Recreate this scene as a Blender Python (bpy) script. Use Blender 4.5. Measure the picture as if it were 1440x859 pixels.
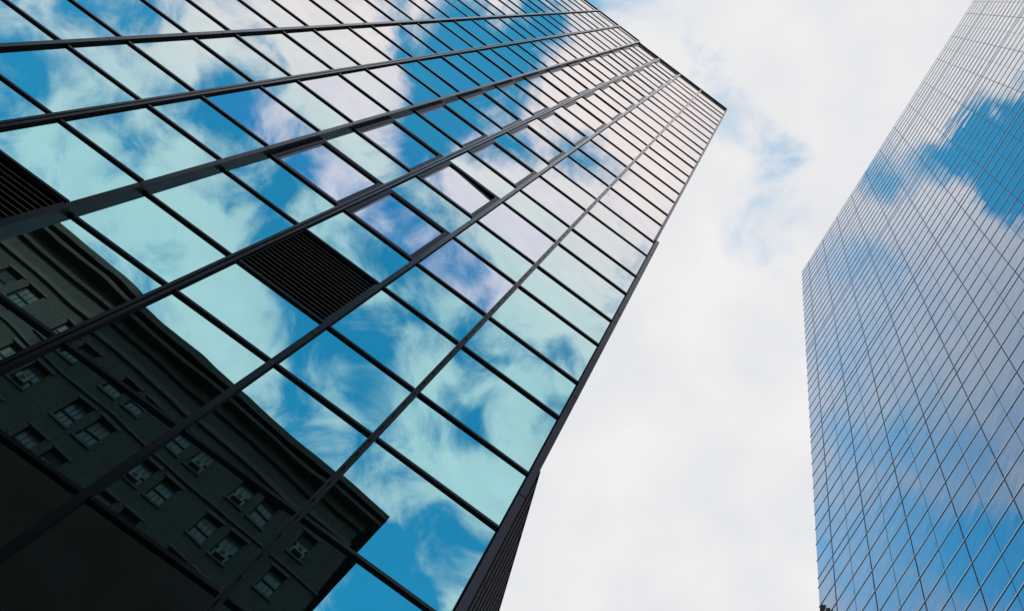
import bpy, bmesh, math, random
from mathutils import Vector, Matrix
random.seed(7)
R = math.radians
for o in list(bpy.data.objects): bpy.data.objects.remove(o)
sc = bpy.context.scene
COL = sc.collection
EYE = 1.6

# ------------------------------------------------------------------ camera
TX, TY, PX, PY, F = R(0.102), R(2.246), 1109.15, 46.39, 1200.0
def cam_to_world(v):
    X, Y, Z = v
    Y, Z = Y*math.cos(TY)+Z*math.sin(TY), -Y*math.sin(TY)+Z*math.cos(TY)
    X, Z = X*math.cos(TX)+Z*math.sin(TX), -X*math.sin(TX)+Z*math.cos(TX)
    return Vector((X, Y, Z))
right, down, fwd = (cam_to_world(v) for v in ((1,0,0),(0,1,0),(0,0,1)))
cd = bpy.data.cameras.new('camera'); cam = bpy.data.objects.new('camera', cd); COL.objects.link(cam)
m = Matrix((right, -down, -fwd)).transposed().to_4x4(); m.translation = (0,0,EYE)
cam.matrix_world = m
cd.sensor_width = 36; cd.lens = 36*F/1440
cd.shift_x = -(PX-720)/1440; cd.shift_y = -(429.5-PY)/1440
cd.clip_start = .1; cd.clip_end = 5000
sc.camera = cam
AL, BE = R(37.224), R(-57.971)
dA, nA = Vector((math.cos(AL), math.sin(AL), 0)), Vector((-math.sin(AL), math.cos(AL), 0))
dB, nB = Vector((math.cos(BE), math.sin(BE), 0)), Vector((-math.sin(BE), math.cos(BE), 0))

# ------------------------------------------------------------------ sky, sun, exposure
SUN_EL = R(32)
sun_dir_xy = nA.copy()                                  # the sun stands behind the left tower
W = bpy.data.worlds.new('World'); sc.world = W; W.use_nodes = True
nt = W.node_tree; nt.nodes.clear()
def N(t, **k):
    n = nt.nodes.new(t)
    for a, b in k.items(): setattr(n, a, b)
    return n
def L(a, b): nt.links.new(a, b)
def val(sock, v): sock.default_value = v
out = N('ShaderNodeOutputWorld'); bg = N('ShaderNodeBackground'); L(bg.outputs[0], out.inputs[0]); val(bg.inputs[1], .15)
sky = N('ShaderNodeTexSky', sky_type='NISHITA', sun_disc=False, sun_elevation=SUN_EL)
sky.sun_rotation = math.atan2(sun_dir_xy.x, sun_dir_xy.y)
sky.air_density = 1.0; sky.dust_density = .3; sky.ozone_density = 2.0
hsv = N('ShaderNodeHueSaturation'); val(hsv.inputs['Saturation'], 1.36); val(hsv.inputs['Value'], 1.92); val(hsv.inputs['Hue'], .468)
L(sky.outputs[0], hsv.inputs['Color'])
geo = N('ShaderNodeTexCoord'); sep = N('ShaderNodeSeparateXYZ'); L(geo.outputs['Generated'], sep.inputs[0])
zc = N('ShaderNodeMath', operation='MAXIMUM'); L(sep.outputs[2], zc.inputs[0]); val(zc.inputs[1], .06)
q = N('ShaderNodeVectorMath', operation='DIVIDE'); L(geo.outputs['Generated'], q.inputs[0])
cz = N('ShaderNodeCombineXYZ'); L(zc.outputs[0], cz.inputs[0]); L(zc.outputs[0], cz.inputs[1]); L(zc.outputs[0], cz.inputs[2]); L(cz.outputs[0], q.inputs[1])
# gentle warp so that no cloud bank has a round edge
wn = N('ShaderNodeTexNoise'); val(wn.inputs['Scale'], 9); val(wn.inputs['Detail'], 3); L(q.outputs[0], wn.inputs['Vector'])
wv = N('ShaderNodeVectorMath', operation='SUBTRACT'); L(wn.outputs['Color'], wv.inputs[0]); val(wv.inputs[1], (.5,.5,.5))
ws = N('ShaderNodeVectorMath', operation='SCALE'); L(wv.outputs[0], ws.inputs[0]); val(ws.inputs['Scale'], .11)
qw = N('ShaderNodeVectorMath', operation='ADD'); L(q.outputs[0], qw.inputs[0]); L(ws.outputs[0], qw.inputs[1])
def sky_q(surface, x, y):
    r = cam_to_world(((x-PX)/F, (y-PY)/F, 1)); v = Vector((r.x/r.z, r.y/r.z, 0))
    n = {'a': nA, 'b': nB}.get(surface)
    return v if n is None else v-2*v.dot(n)*n
# banks of cloud (+) and open blue (-): which facade mirrors them (or d: seen directly), where, radius, amount
BANKS = [
 ('a',640,50,95,-.75),('a',560,45,45,-.35),('a',705,95,85,-.75),('a',770,30,60,-.5),('a',605,130,65,-.7),('a',690,165,60,-.6),
 ('a',800,75,40,-.35),('a',0,20,120,-.3),('a',120,10,90,-.34),('a',230,0,60,-.25),('a',345,135,80,-.55),('a',20,110,80,-.4),('a',395,55,35,-.35),
 ('a',255,75,60,.35),('a',150,105,60,.25),('a',450,110,75,.45),('a',480,40,80,.5),('a',420,20,50,.3),('a',540,15,30,.2),
 ('a',60,225,80,.3),('a',20,200,40,-.25),('a',190,175,45,-.25),('a',130,215,40,.25),('a',240,195,40,.2),('a',310,200,70,-.45),
 ('a',405,265,60,-.6),('a',445,290,35,.35),('a',200,300,60,.35),('a',225,315,80,.3),('a',255,290,30,-.4),('a',345,300,30,.3),
 ('a',385,310,40,-.4),('a',300,340,60,.3),('a',340,395,60,.45),('a',420,450,65,-.75),('a',375,480,40,-.2),('a',480,340,60,-.55),('a',520,330,60,-.5),
 ('a',470,315,30,.3),('a',550,280,40,-.3),('a',545,480,80,-.75),('a',500,540,60,-.6),('a',500,465,30,.35),('a',600,545,40,-.45),('a',640,510,50,.3),
 ('a',630,400,70,-.5),('a',590,370,45,-.3),('a',575,400,30,.2),('a',560,200,45,-.55),('a',610,190,50,-.55),('a',550,240,40,.35),('a',640,260,45,.3),
 ('a',695,515,80,.22),('a',790,440,120,.3),('a',840,350,120,.4),('a',690,610,50,-.38),('a',640,540,35,-.3),('a',735,500,55,-.3),('a',720,590,40,.2),('a',790,500,40,-.28),('a',640,600,50,-.4),('a',600,610,60,-.6),('a',670,650,70,.3),('a',620,650,40,.2),
 ('a',610,790,95,-.95),('a',560,800,90,-.8),('a',480,860,110,-.85),('a',690,740,50,.2),('a',530,710,60,.35),('a',640,830,30,.2),
 ('a',280,450,50,.35),('a',360,420,60,.3),('a',320,495,45,-.4),('a',440,610,60,-.55),('a',400,560,50,-.15),('a',470,580,30,.25),
 ('a',860,205,35,-.4),('a',880,310,90,.5),('a',930,300,60,.3),('a',830,235,40,-.5),('a',785,335,30,-.3),('a',745,190,60,-.45),('a',700,240,60,.2),('a',900,130,120,.7),('a',950,180,120,.5),
 ('a',840,40,60,.5),('a',700,330,70,.35),('a',500,170,60,.2),('a',490,90,50,.2),
 ('b',1405,215,85,-.95),('b',1450,140,60,-.8),('b',1345,215,60,-.7),('b',1290,245,40,-.5),('b',1245,255,40,-.55),('b',1440,260,60,-.8),('b',1325,185,28,.7),('b',1372,262,28,.65),('b',1400,170,22,.6),('b',1440,215,20,.6),('b',1300,160,70,.4),
 ('b',1250,190,30,-.35),('b',1370,160,30,-.45),('b',1380,60,130,.6),('b',1370,310,60,.6),('b',1420,370,70,.6),('b',1290,330,60,.4),('b',1200,360,90,-.42),
 ('b',1180,450,90,-.36),('b',1200,560,120,-.34),('b',1360,440,100,.25),('b',1390,540,70,.3),('b',1300,620,90,-.3),('b',1250,640,60,-.1),
 ('b',1345,730,120,-.5),('b',1250,800,120,-.45),('b',1430,830,120,-.6),('b',1200,740,100,-.4),('b',1330,800,60,-.2),('b',1440,640,60,-.2),
 ('d',950,400,420,.42),('d',900,800,420,.45),('d',1100,300,600,.4),('d',1150,50,300,.35),('d',1280,60,220,.6),('d',1015,140,90,-.7),('d',960,60,60,-.3),('d',870,5,60,-.4),('d',1085,205,120,-.68),('d',1120,290,90,-.55),('d',1070,360,80,-.5),('d',1110,500,90,-.35),('d',850,500,80,-.3),('d',1200,120,60,-.3),('d',1180,60,150,.3),('d',900,700,300,.5),('d',790,860,160,.5),('d',1050,860,200,.4),('d',1040,400,120,.1),
 ('d',1060,330,60,-.1),('d',970,250,60,.2),
]
fb = N('ShaderNodeTexNoise'); val(fb.inputs['Scale'], 10); val(fb.inputs['Detail'], 10); val(fb.inputs['Roughness'], .58); val(fb.inputs['Distortion'], .5); L(q.outputs[0], fb.inputs['Vector'])
def near(surface, x, y, r0, r1, a0, a1):
    d = N('ShaderNodeVectorMath', operation='DISTANCE'); L(flat.outputs[0], d.inputs[0]); d.inputs[1].default_value = sky_q(surface, x, y)
    mr = N('ShaderNodeMapRange', interpolation_type='SMOOTHSTEP'); L(d.outputs['Value'], mr.inputs[0])
    for i, v in ((1, r0/F), (2, r1/F), (3, a0), (4, a1)): val(mr.inputs[i], v)
    return mr.outputs[0]
flat = N('ShaderNodeVectorMath', operation='MULTIPLY'); val(flat.inputs[1], (1,1,0)); L(q.outputs[0], flat.inputs[0])
veil = near('b', 1260, 640, 260, 480, 1, 0)         # a smooth grey veil of high cloud fills this part of the sky
am1 = near('b', 1260, 640, 260, 480, 1.7, 4.0); am2 = near('d', 1080, 380, 420, 620, 1.9, 4.0)
amn = N('ShaderNodeMath', operation='MINIMUM'); L(am1, amn.inputs[0]); L(am2, amn.inputs[1]); amp = amn.outputs[0]
cen = N('ShaderNodeMath', operation='SUBTRACT'); L(fb.outputs['Fac'], cen.inputs[0]); val(cen.inputs[1], .5)
acc = N('ShaderNodeMath', operation='MULTIPLY_ADD'); L(cen.outputs[0], acc.inputs[0]); L(amp, acc.inputs[1]); val(acc.inputs[2], .7)
cur = acc.outputs[0]
for s, x, y, r, a in BANKS:
    d = N('ShaderNodeVectorMath', operation='DISTANCE'); L(qw.outputs[0], d.inputs[0])
    d.inputs[1].default_value = sky_q(s, x, y)
    mr = N('ShaderNodeMapRange', interpolation_type='SMOOTHSTEP'); L(d.outputs['Value'], mr.inputs[0])
    for i, v in ((1, 0), (2, 1.45*r/F), (3, a*((1.1 if a < -.54 or a > .5 else .62) if s == 'b' else .8 if a < 0 else .68)), (4, 0)): val(mr.inputs[i], v)
    ad = N('ShaderNodeMath', operation='ADD'); L(cur, ad.inputs[0]); L(mr.outputs[0], ad.inputs[1]); cur = ad.outputs[0]
# the warp pushes z too, flatten: q has z = 1 while bank centres have z = 0
L(flat.outputs[0], qw.inputs[0]); 
wflat = N('ShaderNodeVectorMath', operation='MULTIPLY'); val(wflat.inputs[1], (1,1,0)); L(ws.outputs[0], wflat.inputs[0]); L(wflat.outputs[0], qw.inputs[1])
cf = N('ShaderNodeMapRange', interpolation_type='SMOOTHSTEP'); L(cur, cf.inputs[0]); val(cf.inputs[1], -.08); val(cf.inputs[2], .95)
cn = N('ShaderNodeTexNoise'); val(cn.inputs['Scale'], 7); val(cn.inputs['Detail'], 8); L(q.outputs[0], cn.inputs['Vector'])
cm = N('ShaderNodeMapRange'); L(cn.outputs['Fac'], cm.inputs[0]); val(cm.inputs[1], .35); val(cm.inputs[2], .65)
cc = N('ShaderNodeMix', data_type='RGBA'); L(cm.outputs[0], cc.inputs[0]); cc.inputs[6].default_value = (5.2,5.3,5.5,1); cc.inputs[7].default_value = (5.93,5.83,5.83,1)
vc_ = N('ShaderNodeMix', data_type='RGBA'); L(veil, vc_.inputs[0]); L(cc.outputs[2], vc_.inputs[6]); vc_.inputs[7].default_value = (3.7,4.25,5.05,1)
fin = N('ShaderNodeMix', data_type='RGBA'); L(cf.outputs[0], fin.inputs[0]); L(hsv.outputs[0], fin.inputs[6]); L(vc_.outputs[2], fin.inputs[7])
L(fin.outputs[2], bg.inputs[0])

sd = bpy.data.lights.new('sun', 'SUN'); so = bpy.data.objects.new('sun', sd); COL.objects.link(so)
sd.energy = 2.2; sd.angle = R(.5); sd.color = (1,.95,.88)
to_sun = sun_dir_xy*math.cos(SUN_EL)+Vector((0,0,math.sin(SUN_EL)))
so.rotation_euler = to_sun.to_track_quat('Z','Y').to_euler(); so.location = (0,0,200)

sc.render.engine = 'CYCLES'
sc.view_settings.view_transform = 'Standard'; sc.view_settings.look = 'None'
sc.view_settings.exposure = 0; sc.view_settings.gamma = 1; sc.view_settings.use_curve_mapping = False
sc.cycles.max_bounces = 6; sc.cycles.glossy_bounces = 5; sc.cycles.diffuse_bounces = 3

# ------------------------------------------------------------------ materials
def new_mat(name):
    global nt
    M = bpy.data.materials.new(name); M.use_nodes = True; nt = M.node_tree; nt.nodes.clear()
    o = N('ShaderNodeOutputMaterial'); return M, o
def bsdf_mat(name, col, rough=.5, metal=0., var=.15, scale=3., bump=0., spec=.5):
    M, o = new_mat(name); p = N('ShaderNodeBsdfPrincipled'); L(p.outputs[0], o.inputs[0])
    tc = N('ShaderNodeTexCoord'); n = N('ShaderNodeTexNoise'); val(n.inputs['Scale'], scale); val(n.inputs['Detail'], 6); L(tc.outputs['Object'], n.inputs['Vector'])
    mx = N('ShaderNodeMix', data_type='RGBA'); L(n.outputs['Fac'], mx.inputs[0])
    mx.inputs[6].default_value = tuple(c*(1-var) for c in col)+(1,); mx.inputs[7].default_value = tuple(c*(1+var) for c in col)+(1,)
    L(mx.outputs[2], p.inputs['Base Color'])
    rr = N('ShaderNodeMapRange'); L(n.outputs['Fac'], rr.inputs[0]); val(rr.inputs[3], max(.02, rough-.1)); val(rr.inputs[4], rough+.1); L(rr.outputs[0], p.inputs['Roughness'])
    val(p.inputs['Metallic'], metal); val(p.inputs['Specular IOR Level'], spec)
    if bump:
        b = N('ShaderNodeBump'); val(b.inputs['Distance'], bump); L(n.outputs['Fac'], b.inputs['Height']); L(b.outputs[0], p.inputs['Normal'])
    return M
def glass_mat(name, tint, edge, c0, c1, top, wave, wscale, stretch=(1,1,1), rough=.0):
    """mirror-coated glass: tinted when seen square on, clear bright mirror at grazing angles"""
    M, o = new_mat(name)
    g = N('ShaderNodeBsdfGlossy'); val(g.inputs['Roughness'], rough); L(g.outputs[0], o.inputs[0])
    geo = N('ShaderNodeNewGeometry'); dt = N('ShaderNodeVectorMath', operation='DOT_PRODUCT'); L(geo.outputs['Incoming'], dt.inputs[0]); L(geo.outputs['Normal'], dt.inputs[1])
    ab = N('ShaderNodeMath', operation='ABSOLUTE'); L(dt.outputs['Value'], ab.inputs[0])
    mr = N('ShaderNodeMapRange', interpolation_type='SMOOTHSTEP'); L(ab.outputs[0], mr.inputs[0])
    for i, v in ((1, c0), (2, c1), (3, 0), (4, top)): val(mr.inputs[i], v)
    mx = N('ShaderNodeMix', data_type='RGBA'); L(mr.outputs[0], mx.inputs[0]); mx.inputs[6].default_value = tint+(1,); mx.inputs[7].default_value = edge+(1,)
    tc = N('ShaderNodeTexCoord')
    # thin grime, a little uneven
    dn = N('ShaderNodeTexNoise'); val(dn.inputs['Scale'], 1.3); val(dn.inputs['Detail'], 8); L(tc.outputs['Object'], dn.inputs['Vector'])
    dm = N('ShaderNodeMapRange'); L(dn.outputs['Fac'], dm.inputs[0]); val(dm.inputs[3], .86); val(dm.inputs[4], 1.08)
    sv = N('ShaderNodeVectorMath', operation='SCALE'); L(mx.outputs[2], sv.inputs[0]); L(dm.outputs[0], sv.inputs['Scale']); L(sv.outputs[0], g.inputs['Color'])
    mp = N('ShaderNodeMapping'); val(mp.inputs['Scale'], stretch); L(tc.outputs['Object'], mp.inputs[0])
    n = N('ShaderNodeTexNoise'); val(n.inputs['Scale'], wscale); val(n.inputs['Detail'], 1.5); val(n.inputs['Roughness'], .4); L(mp.outputs[0], n.inputs['Vector'])
    b = N('ShaderNodeBump'); val(b.inputs['Distance'], wave); val(b.inputs['Strength'], 1); L(n.outputs['Fac'], b.inputs['Height']); L(b.outputs[0], g.inputs['Normal'])
    return M
M_SPAN = glass_mat('teal_spandrel_glass', (.40,.745,.785), (1,.935,.915), .50, .26, 1, .0027, .6)
M_VIS = glass_mat('clear_vision_glass', (.42,.75,.785), (1,.935,.92), .50, .27, 1, .0027, .6)
M_DARKP = glass_mat('smoked_dark_panel', (.30,.40,.38), (.9,.86,.85), .42, .16, 1, .003, .6, rough=.10)
M_OPEN = glass_mat('lilac_vision_glass', (.64,.73,.90), (1,.935,.925), .50, .23, 1, .0027, .6)
M_METAL = glass_mat('dark_bronze_metal', (.041,.048,.053), (.82,.76,.745), .52, .08, 1, .0002, 3, rough=.28)
M_SIDE = bsdf_mat('black_shaded_side', (.02,.02,.023), .85, 0, .2, 3, spec=.05)  # cover sides blackened to look shaded, without the grazing sky sheen
M_RETURN = bsdf_mat('fold_return_panel', (.02,.02,.024), .5, 0, .2, 1.5, spec=.3)
M_FRAME = glass_mat('grey_window_frame', (.055,.053,.064), (.55,.51,.52), .48, .04, 1, .0002, 3, rough=.28)
M_BLACK = bsdf_mat('black_louver_metal', (.022,.018,.018), .45, .3, .2, 4)
M_VOID = bsdf_mat('dark_interior', (.006,.006,.007), .9, 0, .2, 4, spec=.1)
M_LIP = bsdf_mat('slat_front_edge', (.05,.042,.04), .5, .3, .2, 4)
M_SLAT = bsdf_mat('dark_brown_slats', (.034,.024,.023), .7, 0, .2, 4, spec=.15)
M_BGLASS = glass_mat('blue_mirror_glass', (.40,.455,.53), (.93,.935,.965), .50, .12, 1, .009, .35, (1,1,2.5))
M_BFIN = bsdf_mat('anodised_fin', (.86,.88,.9), .3, 1, .08, 1)
M_BSEAM = bsdf_mat('grey_joint', (.03,.05,.075), .6, 0, .1, 1)
M_STONE = bsdf_mat('dark_brick', (.052,.042,.035), .85, 0, .35, 1.2, .01, .2)  # dark brick tone, mottled at random
M_STONE2 = bsdf_mat('pale_stone_trim', (.062,.053,.045), .8, 0, .3, 1.5, .01, .2)
M_BLIND = bsdf_mat('roller_blind', (.12,.10,.08), .8, 0, .2, 2)
M_OLDGLASS = bsdf_mat('old_sash_glass', (.05,.055,.055), .25, 0, .3, 1, .0, .3)
M_REVEAL = bsdf_mat('window_reveal', (.02,.019,.018), .9, 0, .2, 2)
M_AC = bsdf_mat('air_conditioner_enamel', (.09,.07,.05), .6, 0, .15, 3)
M_BROWN = bsdf_mat('brown_stone', (.06,.045,.042), .8, 0, .3, 1, .01, .2)
def add_courses(M, sc_, depth):
    nt2 = M.node_tree; p = [n for n in nt2.nodes if n.type == 'BSDF_PRINCIPLED'][0]; mx = [n for n in nt2.nodes if n.type == 'MIX'][0]
    tc = nt2.nodes.new('ShaderNodeTexCoord'); sp = nt2.nodes.new('ShaderNodeSeparateXYZ'); cb = nt2.nodes.new('ShaderNodeCombineXYZ'); a = nt2.nodes.new('ShaderNodeMath'); a.operation = 'SUBTRACT'
    nt2.links.new(tc.outputs['Object'], sp.inputs[0]); nt2.links.new(sp.outputs[0], a.inputs[0]); nt2.links.new(sp.outputs[1], a.inputs[1]); nt2.links.new(a.outputs[0], cb.inputs[0]); nt2.links.new(sp.outputs[2], cb.inputs[1])
    b = nt2.nodes.new('ShaderNodeTexBrick'); b.inputs['Scale'].default_value = sc_; b.inputs['Mortar Size'].default_value = .02
    b.inputs['Color1'].default_value = (1,1,1,1); b.inputs['Color2'].default_value = (.72,.72,.72,1); b.inputs['Mortar'].default_value = (.3,.3,.3,1)
    nt2.links.new(cb.outputs[0], b.inputs['Vector']); m2 = nt2.nodes.new('ShaderNodeMix'); m2.data_type = 'RGBA'; m2.blend_type = 'MULTIPLY'; m2.inputs[0].default_value = depth
    nt2.links.new(mx.outputs[2], m2.inputs[6]); nt2.links.new(b.outputs['Color'], m2.inputs[7]); nt2.links.new(m2.outputs[2], p.inputs['Base Color'])
add_courses(M_STONE, .9, .45)
M_ROOF = bsdf_mat('roof_gravel', (.12,.115,.11), .9, 0, .3, 3)
M_ASPH = bsdf_mat('asphalt', (.05,.05,.052), .85, 0, .25, 2)
M_PAVE = bsdf_mat('concrete_pavement', (.22,.21,.20), .85, 0, .2, 1)
M_GROUND = bsdf_mat('city_ground', (.10,.10,.095), .9, 0, .3, .1)
M_PAINT = bsdf_mat('road_paint', (.7,.7,.66), .7, 0, .15, 3)

# ------------------------------------------------------------------ mesh helpers
class MB:
    def __init__(s): s.v = []; s.f = []; s.mi = []
    def box(s, T, a, b, mi=0, skip=()):
        """box between local corners a and b carried through T(x, y, z)"""
        i = len(s.v); (x0,y0,z0),(x1,y1,z1) = a, b
        for z in (z0,z1):
            for x, y in ((x0,y0),(x1,y0),(x1,y1),(x0,y1)): s.v.append(T(x,y,z))
        fs = {'bot':(3,2,1,0),'top':(4,5,6,7),'y0':(0,1,5,4),'x1':(1,2,6,5),'y1':(2,3,7,6),'x0':(3,0,4,7)}
        for k, q_ in fs.items():
            if k not in skip: s.f.append([i+j for j in q_]); s.mi.append(mi)
    def cover(s, T, a, b, side):
        s.box(T, a, b, 0, ('x0','x1')); s.box(T, a, b, side, ('bot','top','y0','y1'))
    def hexa(s, pts, mi=0):
        i = len(s.v); s.v += pts
        for q_ in ((3,2,1,0),(4,5,6,7),(0,1,5,4),(1,2,6,5),(2,3,7,6),(3,0,4,7)): s.f.append([i+j for j in q_]); s.mi.append(mi)
    def build(s, name, mats, parent=None, loc=None):
        if not isinstance(mats, (list, tuple)): mats = [mats]
        off = Vector(loc) if loc is not None else Vector((0,0,0))
        me = bpy.data.meshes.new(name); me.from_pydata([tuple(Vector(p)-off) for p in s.v], [], s.f)
        for mt in mats: me.materials.append(mt)
        for p, k in zip(me.polygons, s.mi): p.material_index = k
        me.validate(); me.update()
        o = bpy.data.objects.new(name, me); COL.objects.link(o); o.location = off
        if parent is not None:
            o.parent = parent; o.location = off-parent_world(parent)
        return o
def parent_world(p):
    v = Vector(p.location)
    while p.parent: p = p.parent; v += Vector(p.location)
    return v
def thing(name, label, cat, loc=(0,0,0), group=None):
    o = bpy.data.objects.new(name, None); COL.objects.link(o); o.location = loc
    o['label'] = label; o['category'] = cat
    if group: o['group'] = group
    return o
def struct(o): o['kind'] = 'structure'; return o
def TA(t, d, h):  p = dA*t+nA*d; return (p.x, p.y, h)         # left tower: along, into, up
def TB(t, d, h):  p = dB*t+nB*d; return (p.x, p.y, h)         # right tower

# ------------------------------------------------------------------ ground, road, pavements
def I(x, y, z): return (x, y, z)
mb = MB(); mb.box(I, (-1500,-1500,-.6), (1500,1500,-.2)); struct(mb.build('ground', M_GROUND))
mb = MB(); mb.box(TB, (-250,8,-.196), (250,20,-.19), 0); mb.box(TA, (-200,-12,-.186), (6,-1,-.18)); struct(mb.build('road', M_ASPH))
mb = MB(); mb.box(TA, (-200,-.95,-.19), (7,9.6,0)); mb.box(TB, (-250,20.05,-.19), (250,25.6,0)); mb.box(TA, (-200,-22,-.19), (6,-12.05,0)); struct(mb.build('pavement', M_PAVE))
mb = MB()
for k in range(-30, 30): mb.box(TB, (k*6,13.9,-.188), (k*6+3,14.05,-.184))
for k in range(-30, 0): mb.box(TA, (k*6,-6.6,-.178), (k*6+3,-6.45,-.174))
struct(mb.build('road_markings', M_PAINT))

# ================================================================== LEFT TOWER
tA = thing('glass_office_tower', 'left tower of teal and lilac mirror glass in dark metal grid with two louvred openings', 'skyscraper', TA(-7,12,0))
DA = 10.0; STEP = .135
TV = {1:-11.44, 2:-9.39, 3:-7.36, 4:-5.25, 5:-3.166, 6:-1.086, 7:1.50}
for k in range(0, -9, -1): TV[k] = TV[k+1]-2.04
H0 = 10.19+EYE; FL = 3.80; SP = 1.635
def lev(i): return H0+FL*(i//2)+(SP if i % 2 else 0)
ROOF = 68.44+EYE
levels = [i for i in range(-6, 40) if lev(i) < ROOF-.55]
top_i = levels[-1]
def dep(k): return DA-(STEP if k <= 2 else 0)      # bay k lies between line k and line k+1
T_L = TV[-8]
def px_area(c0, c1, T, fn):
    import itertools
    pts = [T(*p) for p in ((c0[0],c0[1],c0[2]),(c1[0],c0[1],c0[2]),(c1[0],c0[1],c1[2]),(c0[0],c0[1],c1[2]))]
    uv = []
    for p in pts:
        v = Vector(p)-Vector((0,0,EYE)); z = v.dot(fwd)
        if z <= .1: return 0
        uv.append((PX+F*v.dot(right)/z, PY+F*v.dot(down)/z))
    if fn and (max(u for u, _ in uv) < 0 or min(u for u, _ in uv) > 1440 or max(w for _, w in uv) < 0 or min(w for _, w in uv) > 859): return 0
    return abs(sum(uv[i][0]*uv[(i+1) % 4][1]-uv[(i+1) % 4][0]*uv[i][1] for i in range(4)))/2

def louver(mbs, mbf, t0, t1, h0, h1, d):
    fr = .07
    mbf.box(TA, (t0,d-.02,h0), (t0+fr,d+.12,h1)); mbf.box(TA, (t1-fr,d-.02,h0), (t1,d+.12,h1))
    mbf.box(TA, (t0+fr,d-.02,h0), (t1-fr,d+.12,h0+.05)); mbf.box(TA, (t0+fr,d-.02,h1-.05), (t1-fr,d+.12,h1))
    mbf.box(TA, (t0+fr,d+.12,h0+.05), (t1-fr,d+.14,h1-.05), 1)
    n = 17; dz = (h1-h0-.1)/n
    for j in range(n):
        z = h0+.05+j*dz
        i = len(mbs.v)
        for (dd, zz) in ((.0,.0),(.0,.020),(.10,dz*.75),(.10,dz*.66)):
            mbs.v.append(TA(t0+fr, d+dd, z+zz)); mbs.v.append(TA(t1-fr, d+dd, z+zz))
        for a, b, c, e, mi in ((0,1,3,2,1),(2,3,5,4,0),(4,5,7,6,0),(6,7,1,0,0)): mbs.f.append([i+a,i+b,i+c,i+e]); mbs.mi.append(mi)
        mbs.f.append([i,i+2,i+4,i+6]); mbs.mi.append(0); mbs.f.append([i+7,i+5,i+3,i+1]); mbs.mi.append(0)

# core behind the glass
mb = MB()
mb.box(TA, (T_L,DA+.3,0), (1.46,DA+24,ROOF-.4)); mb.build('core_wall', M_VOID, tA, TA(-7,12,0))
mb = MB(); mb.box(TA, (T_L+.02,DA-.1,ROOF-.4), (1.44,DA+24.1,ROOF-.15)); mb.build('roof', M_ROOF, tA, TA(-7,12,ROOF))

cells = []      # (area, kind, t0, t1, h0, h1, d, operable)
for k in range(-8, 7):
    d = dep(k)
    for a, i in enumerate(levels):
        h0 = lev(i); h1 = lev(levels[a+1]) if a+1 < len(levels) else ROOF-.12
        vision = i % 2 == 1
        if (k == 4 and i == 3) or (k == 2 and i == 1): kind = 'louver'
        elif i <= -1 and k <= 5: kind = 'dark'
        elif not vision: kind = 'span'
        elif k in (3, 4) and i >= 5: kind = 'operable'
        elif (k in (2, 5) and i >= 5) or (k == 6 and i >= 11): kind = 'lilac'
        else: kind = 'vis'
        t0, t1 = TV[k], TV[k+1]
        cells.append((px_area((t0,d,h0),(t1,d,h1),TA,True), kind, t0, t1, h0, h1, d, k, i))
def pane(mb, t0, t1, h0, h1, d, mi=0, jit=.0022, T=TA, th=.012):
    """thin glass slab, hung a hair out of true like every real pane"""
    a, b = random.gauss(0,1)*jit, random.gauss(0,1)*jit
    tc, hc = (t0+t1)/2, (h0+h1)/2
    f = lambda t, h: a*(t-tc)+b*(h-hc)
    P = [T(t0,d+f(t0,h0),h0),T(t1,d+f(t1,h0),h0),T(t1,d+th+f(t1,h0),h0),T(t0,d+th+f(t0,h0),h0),
         T(t0,d+f(t0,h1),h1),T(t1,d+f(t1,h1),h1),T(t1,d+th+f(t1,h1),h1),T(t0,d+th+f(t0,h1),h1)]
    mb.hexa(P, mi)
def ranked(kindset): return sorted([c for c in cells if c[1] in kindset], key=lambda c: -c[0])
for kinds, name, mats in ((('span','dark'), 'spandrel_panel', [M_SPAN, M_DARKP]), (('vis','lilac'), 'window_pane', [M_VIS, M_OPEN])):
    lst = ranked(kinds); rest = MB()
    for j, (ar, kd, t0, t1, h0, h1, d, k, i) in enumerate(lst):
        big = j < 100 and ar > 0
        mb = MB() if big else rest
        pane(mb, t0+.01, t1-.01, h0+.01, h1-.01, d, 1 if kd in ('lilac', 'dark') else 0)
        if big: mb.build(name, mats, tA, TA((t0+t1)/2,d,(h0+h1)/2))
    r = rest.build(name, mats, tA, TA(-7,12,30)); r['kind'] = 'stuff'
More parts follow.
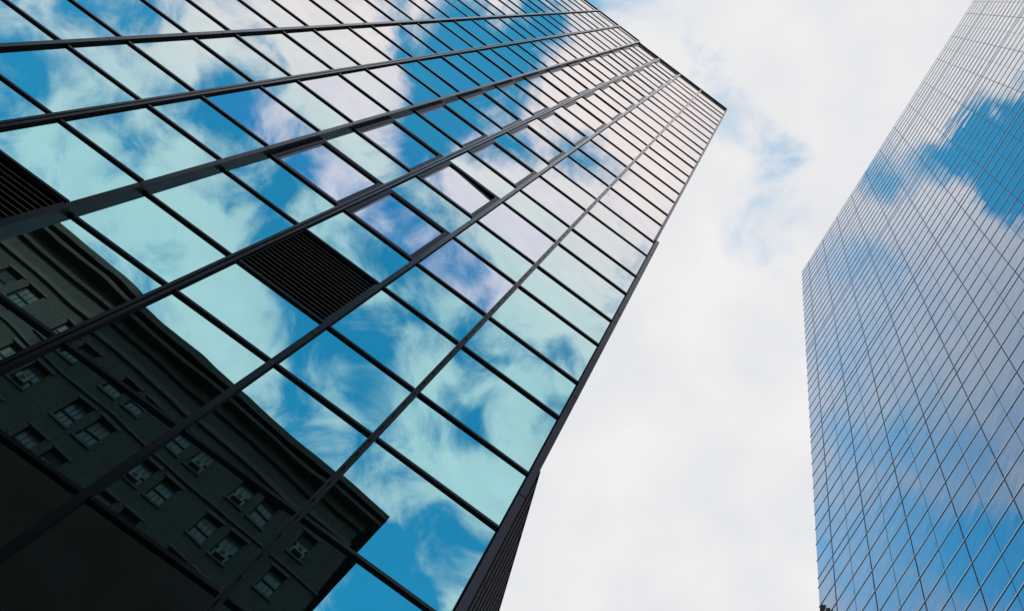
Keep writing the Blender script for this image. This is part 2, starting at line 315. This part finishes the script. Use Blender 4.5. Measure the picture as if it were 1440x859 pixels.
# operable windows: window (frame) > glass
for (ar, kd, t0, t1, h0, h1, d, k, i) in ranked(('operable',)):
    fs, ft = .19, .07
    opened = (k == 4 and i == 7)
    mb = MB()
    a, b, c, e = t0+.05, t1-.05, h0+.02, h1-.02
    for lo, hi in (((a,d-.03,c),(a+fs,d+.10,e)), ((b-fs*.8,d-.03,c),(b,d+.10,e)), ((a+fs,d-.03,c),(b-fs*.8,d+.10,c+ft)), ((a+fs,d-.03,e-ft),(b-fs*.8,d+.10,e))): mb.box(TA, lo, hi)
    mb.box(TA, (a+fs*.45,d-.05,c+.01), (a+fs*.8,d-.0301,e-.01), 0)
    w = mb.build('window', [M_FRAME, M_VOID], tA, TA((t0+t1)/2,d,(h0+h1)/2))
    g = MB()
    if opened:     # swung open: its foot stands proud on one side, black gap behind
        for y0, y1, ex, mi in ((.02,.032,0,0),(.005,.045,.05,1)):
            if mi == 0: P = [(a+fs,c+ft),(b-fs*.8,c+ft),(b-fs*.8,e-ft-.30),(a+fs,e-ft)]
            else: P = [(a+fs,e-ft-.03),(b-fs*.8,e-ft-.33),(b-fs*.8,e-ft-.29),(a+fs,e-ft+.0)]
            g.hexa([TA(t,d+y0,h) for t, h in P]+[TA(t,d+y1,h) for t, h in P], mi)
    else: pane(g, a+fs, b-fs*.8, c+ft, e-ft, d+.015)
    g.build('glass', [M_OPEN, M_FRAME], w, TA((t0+t1)/2,d,(h0+h1)/2))
# two louvred openings
for c in cells:
    if c[1] == 'louver':
        _, _, t0, t1, h0, h1, d, k, i = c
        s_, f_ = MB(), MB(); louver(s_, f_, t0+.04, t1-.04, h0+.02, h1-.02, d)
        w = f_.build('louver_panel', [M_METAL, M_VOID], tA, TA((t0+t1)/2,d,(h0+h1)/2))
        s_.build('slats', [M_BLACK, M_LIP], w, TA((t0+t1)/2,d,(h0+h1)/2))
# vertical mullions
TOPM = ROOF
for k in range(-8, 7):
    t = TV[k]; d = dep(k) if k > 3 else DA-STEP
    if k == 3: continue
    mb = MB(); z0 = 0; 
    w = .055
    if k == 6:        # slotted cover with a row of drain slots
        mb.cover(TA, (t-w,d-.075,z0), (t-.018,d+.02,TOPM), 2); mb.cover(TA, (t+.018,d-.075,z0), (t+w,d+.02,TOPM), 2); mb.box(TA, (t-.012,d-.066,z0), (t+.012,d+.02,TOPM)); mb.box(TA, (t-.0175,d-.02,z0), (t-.0125,d+.01,TOPM), 1); mb.box(TA, (t+.0125,d-.02,z0), (t+.0175,d+.01,TOPM), 1)
        z = H0-4
        while z < ROOF-3: mb.box(TA, (t-.009,d-.069,z), (t+.009,d-.0665,z+.10), 1); z += .42
    elif k == 4 or k == 2:     # twin rail with a dark gap
        mb.cover(TA, (t-.075,d-.07,z0), (t-.015,d+.02,TOPM), 2); mb.cover(TA, (t+.015,d-.07,z0), (t+.075,d+.02,TOPM), 2); mb.box(TA, (t-.015,d-.012,z0), (t+.015,d+.02,TOPM), 1)
    else:
        mb.cover(TA, (t-w,d-.08,z0), (t+w,d+.02,TOPM), 2)
        for jz in range(2, 22):          # cover joints
            z = H0-7+jz*FL+.5; mb.box(TA, (t-w-.002,d-.082,z), (t+w+.002,d-.079,z+.015), 1)
    mb.build('vertical_mullion', [M_METAL, M_VOID, M_SIDE], tA, TA(t,d,30))
# the fold where the left part stands proud: broad cover and its return
mb = MB(); t = TV[3]
mb.cover(TA, (t-.06,DA-STEP-.035,0), (t+.045,DA+.02,TOPM+.03), 2)
for jz in range(2, 22):
    z = H0-7+jz*FL+.9; mb.box(TA, (t-.062,DA-STEP-.0375,z), (t+.047,DA-STEP-.034,z+.015), 1)
mb.build('fold_mullion', [M_METAL, M_VOID, M_RETURN], tA, TA(t,DA,30))
# corner covers
mb = MB(); z1 = lev(11)
mb.box(TA, (1.515,DA-.09,0), (1.66,DA+.12,z1+.12))
mb.box(TA, (1.49,DA-.04,0), (1.515,DA+.12,z1+.12), 1)
for z in (8.9,12.7,16.5,20.3,22.2,24.7,25.3,28.4,30.9): mb.box(TA, (1.514,DA-.0925,z), (1.6625,DA-.0895,z+.02), 1)
mb.box(TA, (1.44,DA-.07,z1+.125), (1.545,DA+.12,ROOF-.02))
mb.build('corner_cover', [M_FRAME, M_VOID], tA, TA(1.55,DA,30))
# transoms
for a, i in enumerate(levels):
    mb = MB(); h = lev(i)
    for k in range(-8, 7):
        d = dep(k); gap = .062 if k not in (2, 4) else .075
        t1_ = TV[k+1]-(.062 if k+1 not in (2,4,3) else .075)
        if k+1 == 7: t1_ = 1.49 if i < 12 else 1.44
        mb.box(TA, (TV[k]+gap+(.0 if k != 3 else -.01),d-.042,h-.027), (t1_,d+.02,h+.027))
        mb.box(TA, (TV[k]+gap+.001,d-.034,h+.027), (t1_-.001,d+.02,h+.037))
    mb.build('transom', M_METAL, tA, TA(-7,DA,h))
# coping
mb = MB()
mb.box(TA, (T_L,DA-STEP-.07,ROOF-.10), (TV[3]-.075,DA+.4,ROOF+.021)); mb.build('coping', M_METAL, tA, TA(-12,DA,ROOF))
mb = MB()
for k in (3,4,5,6):
    mb.box(TA, (TV[k]+.065,DA-.065,ROOF-.10), (TV[k+1]-.065,DA+.4,ROOF+.05), 0)
mb.build('coping', M_SIDE, tA, TA(-3,DA,ROOF))
# plain sides and back
for nm, lo, hi in (('end_wall',(1.44,DA+.125,0),(1.50,DA+24.2,ROOF-.05)), ('end_wall',(T_L-.06,DA-.15,0),(T_L-.005,DA+24.2,ROOF-.05)), ('rear_wall',(T_L,DA+24.2,0),(1.44,DA+24.3,ROOF-.05))):
    mb = MB(); mb.box(TA, lo, hi); mb.build(nm, M_SLAT, tA, TA(-7,22,30))
# ribbed wing wall folding back from the foot of the corner
c0 = Vector((1.665, DA+.02)); dirw = Vector((1.0,2.68)).normalized(); nw = Vector((dirw.y,-dirw.x)); HW = 15.92+EYE
def TW(s, e, h): p = c0+dirw*s+nw*e; return TA(p.x, p.y, h)
mb = MB(); mb.box(TW, (0,-.30,0), (13,-.04,HW-.02), 0)
s_ = .12
while s_ < 13: mb.box(TW, (s_,-.04,0), (s_+.17,.02,HW-.06), 0); s_ += .30
mb.box(TW, (0,-.30,HW-.0195), (13,.03,HW+.04), 0)
mb.build('ribbed_wing_wall', M_SLAT, tA, TW(4,0,6))
mb = MB(); mb.hexa([TW(0,-.30,HW-.3),TW(13,-.30,HW-.3),TA(1.51,DA+13,HW-.3),TA(1.51,DA+.2,HW-.3),TW(0,-.30,HW-.05),TW(13,-.30,HW-.05),TA(1.51,DA+13,HW-.05),TA(1.51,DA+.2,HW-.05)])
mb.build('wing_roof', M_ROOF, tA, TW(4,0,HW))

# ================================================================== RIGHT TOWER
tB = thing('mirror_glass_skyscraper', 'right tower of smooth blue mirror glass with thin, closely set horizontal fins', 'skyscraper', TB(-5,40,0))
DB = 26.0; BR = 139.72+EYE; TE = -37.02; TR_ = 30.0
lv = []
z = 43.41+EYE-21.58*2
while z < BR:
    for j in range(11):
        if z+2.05*j < BR-.6: lv.append(z+2.05*j)
    z += 21.58
lv = [h for h in lv if h > 3]
ks = [-39.267+4.4027*k for k in range(1, 17)]
cols = [TE]
for t in ks: cols += [t, t+2.2]
cols = [t for t in cols if t < TR_]+[TR_]
mb = MB(); mb.box(TB, (TE+.05,DB+.1,0), (TR_-.05,DB+45,BR-.1)); mb.build('core_wall', M_BSEAM, tB, TB(-5,40,60))
mb = MB(); mb.box(TB, (TE,DB-.03,BR-.1), (TR_,DB+45.1,BR)); mb.build('roof', M_BFIN, tB, TB(-5,40,BR))
bc = []
for a in range(len(cols)-1):
    for b in range(len(lv)):
        h0 = lv[b]; h1 = lv[b+1] if b+1 < len(lv) else BR-.1
        bc.append((px_area((cols[a],DB,h0),(cols[a+1],DB,h1),TB,True), cols[a], cols[a+1], h0, h1))
bc.append((0, TE, TR_, 0, lv[0]))
bc.sort(key=lambda c: -c[0]); rest = MB()
rowt = {}
for j, (ar, t0, t1, h0, h1) in enumerate(bc):
    mb = MB() if j < 100 else rest
    pane(mb, t0+.008, t1-.008, h0+.008, h1-.008, DB, 0, .0017, TB)
    if j < 100: mb.build('window_pane', M_BGLASS, tB, TB((t0+t1)/2,DB,(h0+h1)/2))
r = rest.build('window_pane', M_BGLASS, tB, TB(-5,DB,60)); r['kind'] = 'stuff'
# returns on the far sides so that it is a whole building
for lo, hi in (((TE,DB+.1,0),(TE+.04,DB+45,BR-.1)), ((TR_-.04,DB+.1,0),(TR_,DB+45,BR-.1)), ((TE,DB+45,0),(TR_,DB+45.05,BR-.1))):
    mb = MB(); mb.box(TB, lo, hi); mb.build('side_glazing', M_BGLASS, tB, TB(-5,40,60))
for h in lv:
    mb = MB(); mb.box(TB, (TE-.07,DB-.044,h-.024), (TR_,DB+.015,h+.024), 0); mb.box(TB, (TE-.06,DB+.06,h-.028), (TE,DB+45,h+.028), 0)
    mb.build('horizontal_fin', M_BFIN, tB, TB(-5,DB,h))
for t in ks:
    if t < TR_:
        mb = MB(); mb.box(TB, (t-.028,DB-.03,0), (t+.028,DB+.012,BR-.1)); mb.build('vertical_mullion', M_BSEAM, tB, TB(t,DB,60))
        if t+2.2 < TR_:
            mb = MB(); mb.box(TB, (t+2.2-.013,DB-.012,0), (t+2.2+.013,DB+.012,BR-.1)); mb.build('glazing_joint', M_BSEAM, tB, TB(t+2.2,DB,60))

# ================================================================== OLD BUILDING MIRRORED IN THE LEFT TOWER
HC = 58.0
qc = Vector((-.4731,.6223,0)); vc = qc*HC
rc = vc-2*(vc.dot(nA)-DA)*nA                       # its true corner, on our side of the street
angC = 2*AL-R(42.4)
uC = -Vector((math.cos(angC), math.sin(angC), 0))  # along its street front, away from the corner
wC = Vector((uC.y, -uC.x, 0))
if wC.dot(-nA) < 0: wC = -wC                        # into the building
def TC(s, e, h): p = rc+uC*s+wC*e; return (p.x, p.y, h)
HCg = HC+EYE; LC = 62.0
tC = thing('old_brick_building', 'old dark brick building with heavy cornice and paired sash windows, mirrored in lower left panes', 'building', TC(30,10,0))
inset = 1.0                                          # wall face behind the cornice edge
win = []
rows = [HCg-5.3-3.35*j for j in range(15)]
for j, h in enumerate(rows):
    s_ = 6.6
    win.append((3.6, h, j))
    while s_ < LC-4: win.append((s_, h, j)); win.append((s_+1.75, h, j)); s_ += 5.1
# front wall as strips round the openings
WW, WH = 1.15, 1.9
mb = MB(); hs = []
for h in rows: hs.append((h-WH/2, h+WH/2))
cur_h = HCg-1.2
xs = sorted(set(w[0] for w in win))
for (a, b) in hs:
    mb.box(TC, (inset,inset,b), (LC,inset+.35,cur_h))
    last = inset
    for x_ in xs: mb.box(TC, (last,inset,a), (x_-WW/2,inset+.35,b)); last = x_+WW/2
    mb.box(TC, (last,inset,a), (LC,inset+.35,b)); cur_h = a
mb.box(TC, (inset,inset,0), (LC,inset+.35,cur_h))
mb.box(TC, (inset,inset+.351,0), (inset+.3,22,HCg-1.2)); mb.box(TC, (LC-.3,inset+.351,0), (LC,22,HCg-1.2)); mb.box(TC, (inset,22,0), (LC,22.3,HCg-1.2))
mb.build('wall', M_STONE, tC, TC(30,0,20))
mb = MB(); mb.box(TC, (inset+.31,inset+.36,HCg-1.6), (LC-.31,21.9,HCg-1.25)); mb.box(TC, (inset+.31,inset+.9,0), (LC-.31,inset+1.0,HCg-1.7), 1); mb.build('roof', [M_ROOF, M_REVEAL], tC, TC(30,10,HCg))
# cornice in steps
mb = MB()
for (o_, a, b) in ((0,.0,.55),(.38,.55,.9),(.12,.9,1.2),(.75,1.2,1.9)):
    mb.box(TC, (o_,o_,HCg-b), (LC+.2,inset+.34 if b <= 1.2 else inset-.002,HCg-a))
    mb.box(TC, (o_,inset+.341 if b <= 1.2 else inset-.001,HCg-b), (inset-.002 if b > 1.2 else inset+.3,22.5,HCg-a))
s_ = .6
while s_ < LC: mb.box(TC, (s_,.42,HCg-1.19), (s_+.35,.118,HCg-.902)); s_ += .8
mb.build('cornice', M_STONE, tC, TC(30,0,HCg))
mb = MB(); mb.box(TC, (.86,.80,HCg-3.5), (LC,inset-.003,HCg-3.15)); mb.box(TC, (.9,.88,rows[1]+1.35), (LC,inset-.003,rows[1]+1.5)); mb.box(TC, (.9,.88,rows[3]+1.35), (LC,inset-.003,rows[3]+1.5))
mb.build('string_course', M_STONE2, tC, TC(30,0,HCg-4))
kept = sorted(win, key=lambda w: (w[2], w[0]))[:100]
proto = {}
def make_window(x_, h, ac, blind):
    mbf = MB(); y = inset+.20
    for lo, hi in (((-WW/2,0,-WH/2),(-WW/2+.07,.08,WH/2)), ((WW/2-.07,0,-WH/2),(WW/2,.08,WH/2)), ((-WW/2+.07,0,-WH/2),(WW/2-.07,.08,-WH/2+.08)),
                   ((-WW/2+.07,0,WH/2-.07),(WW/2-.07,.08,WH/2)), ((-WW/2+.07,-.02,-.04),(WW/2-.07,.08,.04)), ((-.18,.01,-WH/2+.08),(-.15,.07,-.04)), ((.15,.01,-WH/2+.08),(.18,.07,-.04)),
                   ((-.18,.01,.04),(-.15,.07,WH/2-.07)), ((.15,.01,.04),(.18,.07,WH/2-.07))):
        mbf.box(lambda a, b, c: TC(x_+a, y+b, h+c), lo, hi)
    w = mbf.build('window', M_REVEAL, tC, TC(x_,y,h))
    g = MB(); g.box(lambda a, b, c: TC(x_+a, y+b, h+c), (-WW/2+.07,.05,-WH/2+.08), (WW/2-.07,.06,WH/2-.07)); g.build('pane', M_OLDGLASS, w, TC(x_,y,h))
    u = rnd.random()
    if u < .65:
        b0 = WH/2-.07-(WH-.15)*(.2+.75*rnd.random()**1.5); bl = MB(); bl.box(lambda a, b, c: TC(x_+a, y+b, h+c), (-WW/2+.071,.042,b0), (WW/2-.071,.0485,WH/2-.071)); bl.build('blind', M_BLIND if u < .4 else M_REVEAL, w, TC(x_,y,h))
    s2 = MB(); s2.box(lambda a, b, c: TC(x_+a, y+b, h+c), (-WW/2-.12,-.30,-WH/2-.16), (WW/2+.12,-.202,-WH/2-.002)); s2.box(lambda a, b, c: TC(x_+a, y+b, h+c), (-WW/2-.15,-.27,WH/2+.002), (WW/2+.15,-.202,WH/2+.20)); s2.build('sill_and_lintel', M_STONE2, w, TC(x_,y,h))
    if ac:
        a_ = MB(); a_.box(lambda a, b, c: TC(x_+a, y+b, h+c), (-.36,-.50,-WH/2+.082), (.36,-.022,-WH/2+.50)); a_.box(lambda a, b, c: TC(x_+a, y+b, h+c), (-.14,-.505,-WH/2+.15), (.14,-.501,-WH/2+.43), 1); a_.build('air_conditioner', [M_AC, M_REVEAL], w, TC(x_,y,h))
rnd = random.Random(3)
for (x_, h, j) in kept: make_window(x_, h, rnd.random() < .28, False)

# ================================================================== BROWN BUILDING MIRRORED IN THE RIGHT TOWER
HE = 122.0
re_ = cam_to_world(((1153-PX)/F, (848-PY)/F, 1)); qe = Vector((re_.x/re_.z, re_.y/re_.z, 0)); ve = qe*HE
pe = ve-2*(ve.dot(nB)-DB)*nB
def TE_(s, e, h): p = pe-dA*s+nA*e; return (p.x, p.y, h)
tE = thing('brown_stone_building', 'brown stone high-rise behind left tower, roof corner mirrored at foot of right tower', 'building', TE_(12,12,0))
HEg = HE+EYE
mb = MB(); mb.box(TE_, (1,1,0), (30,30,HEg-1.5)); mb.build('wall', M_BROWN, tE, TE_(12,12,40))
mb = MB(); mb.box(TE_, (0,0,HEg-1.5), (31,31,HEg)); mb.box(TE_, (.5,.5,HEg-3), (30.5,30.5,HEg-1.503)); mb.build('cornice', M_BROWN, tE, TE_(12,12,HEg))
for j in range(12):
    for x_ in range(8):
        mb = MB(); mb.box(TE_, (2.5+x_*3.4,.94,HEg-6-j*3.6), (4.1+x_*3.4,1.05,HEg-4-j*3.6)); mb.build('window', M_OLDGLASS, tE, TE_(3.3+x_*3.4,1,HEg-5-j*3.6))
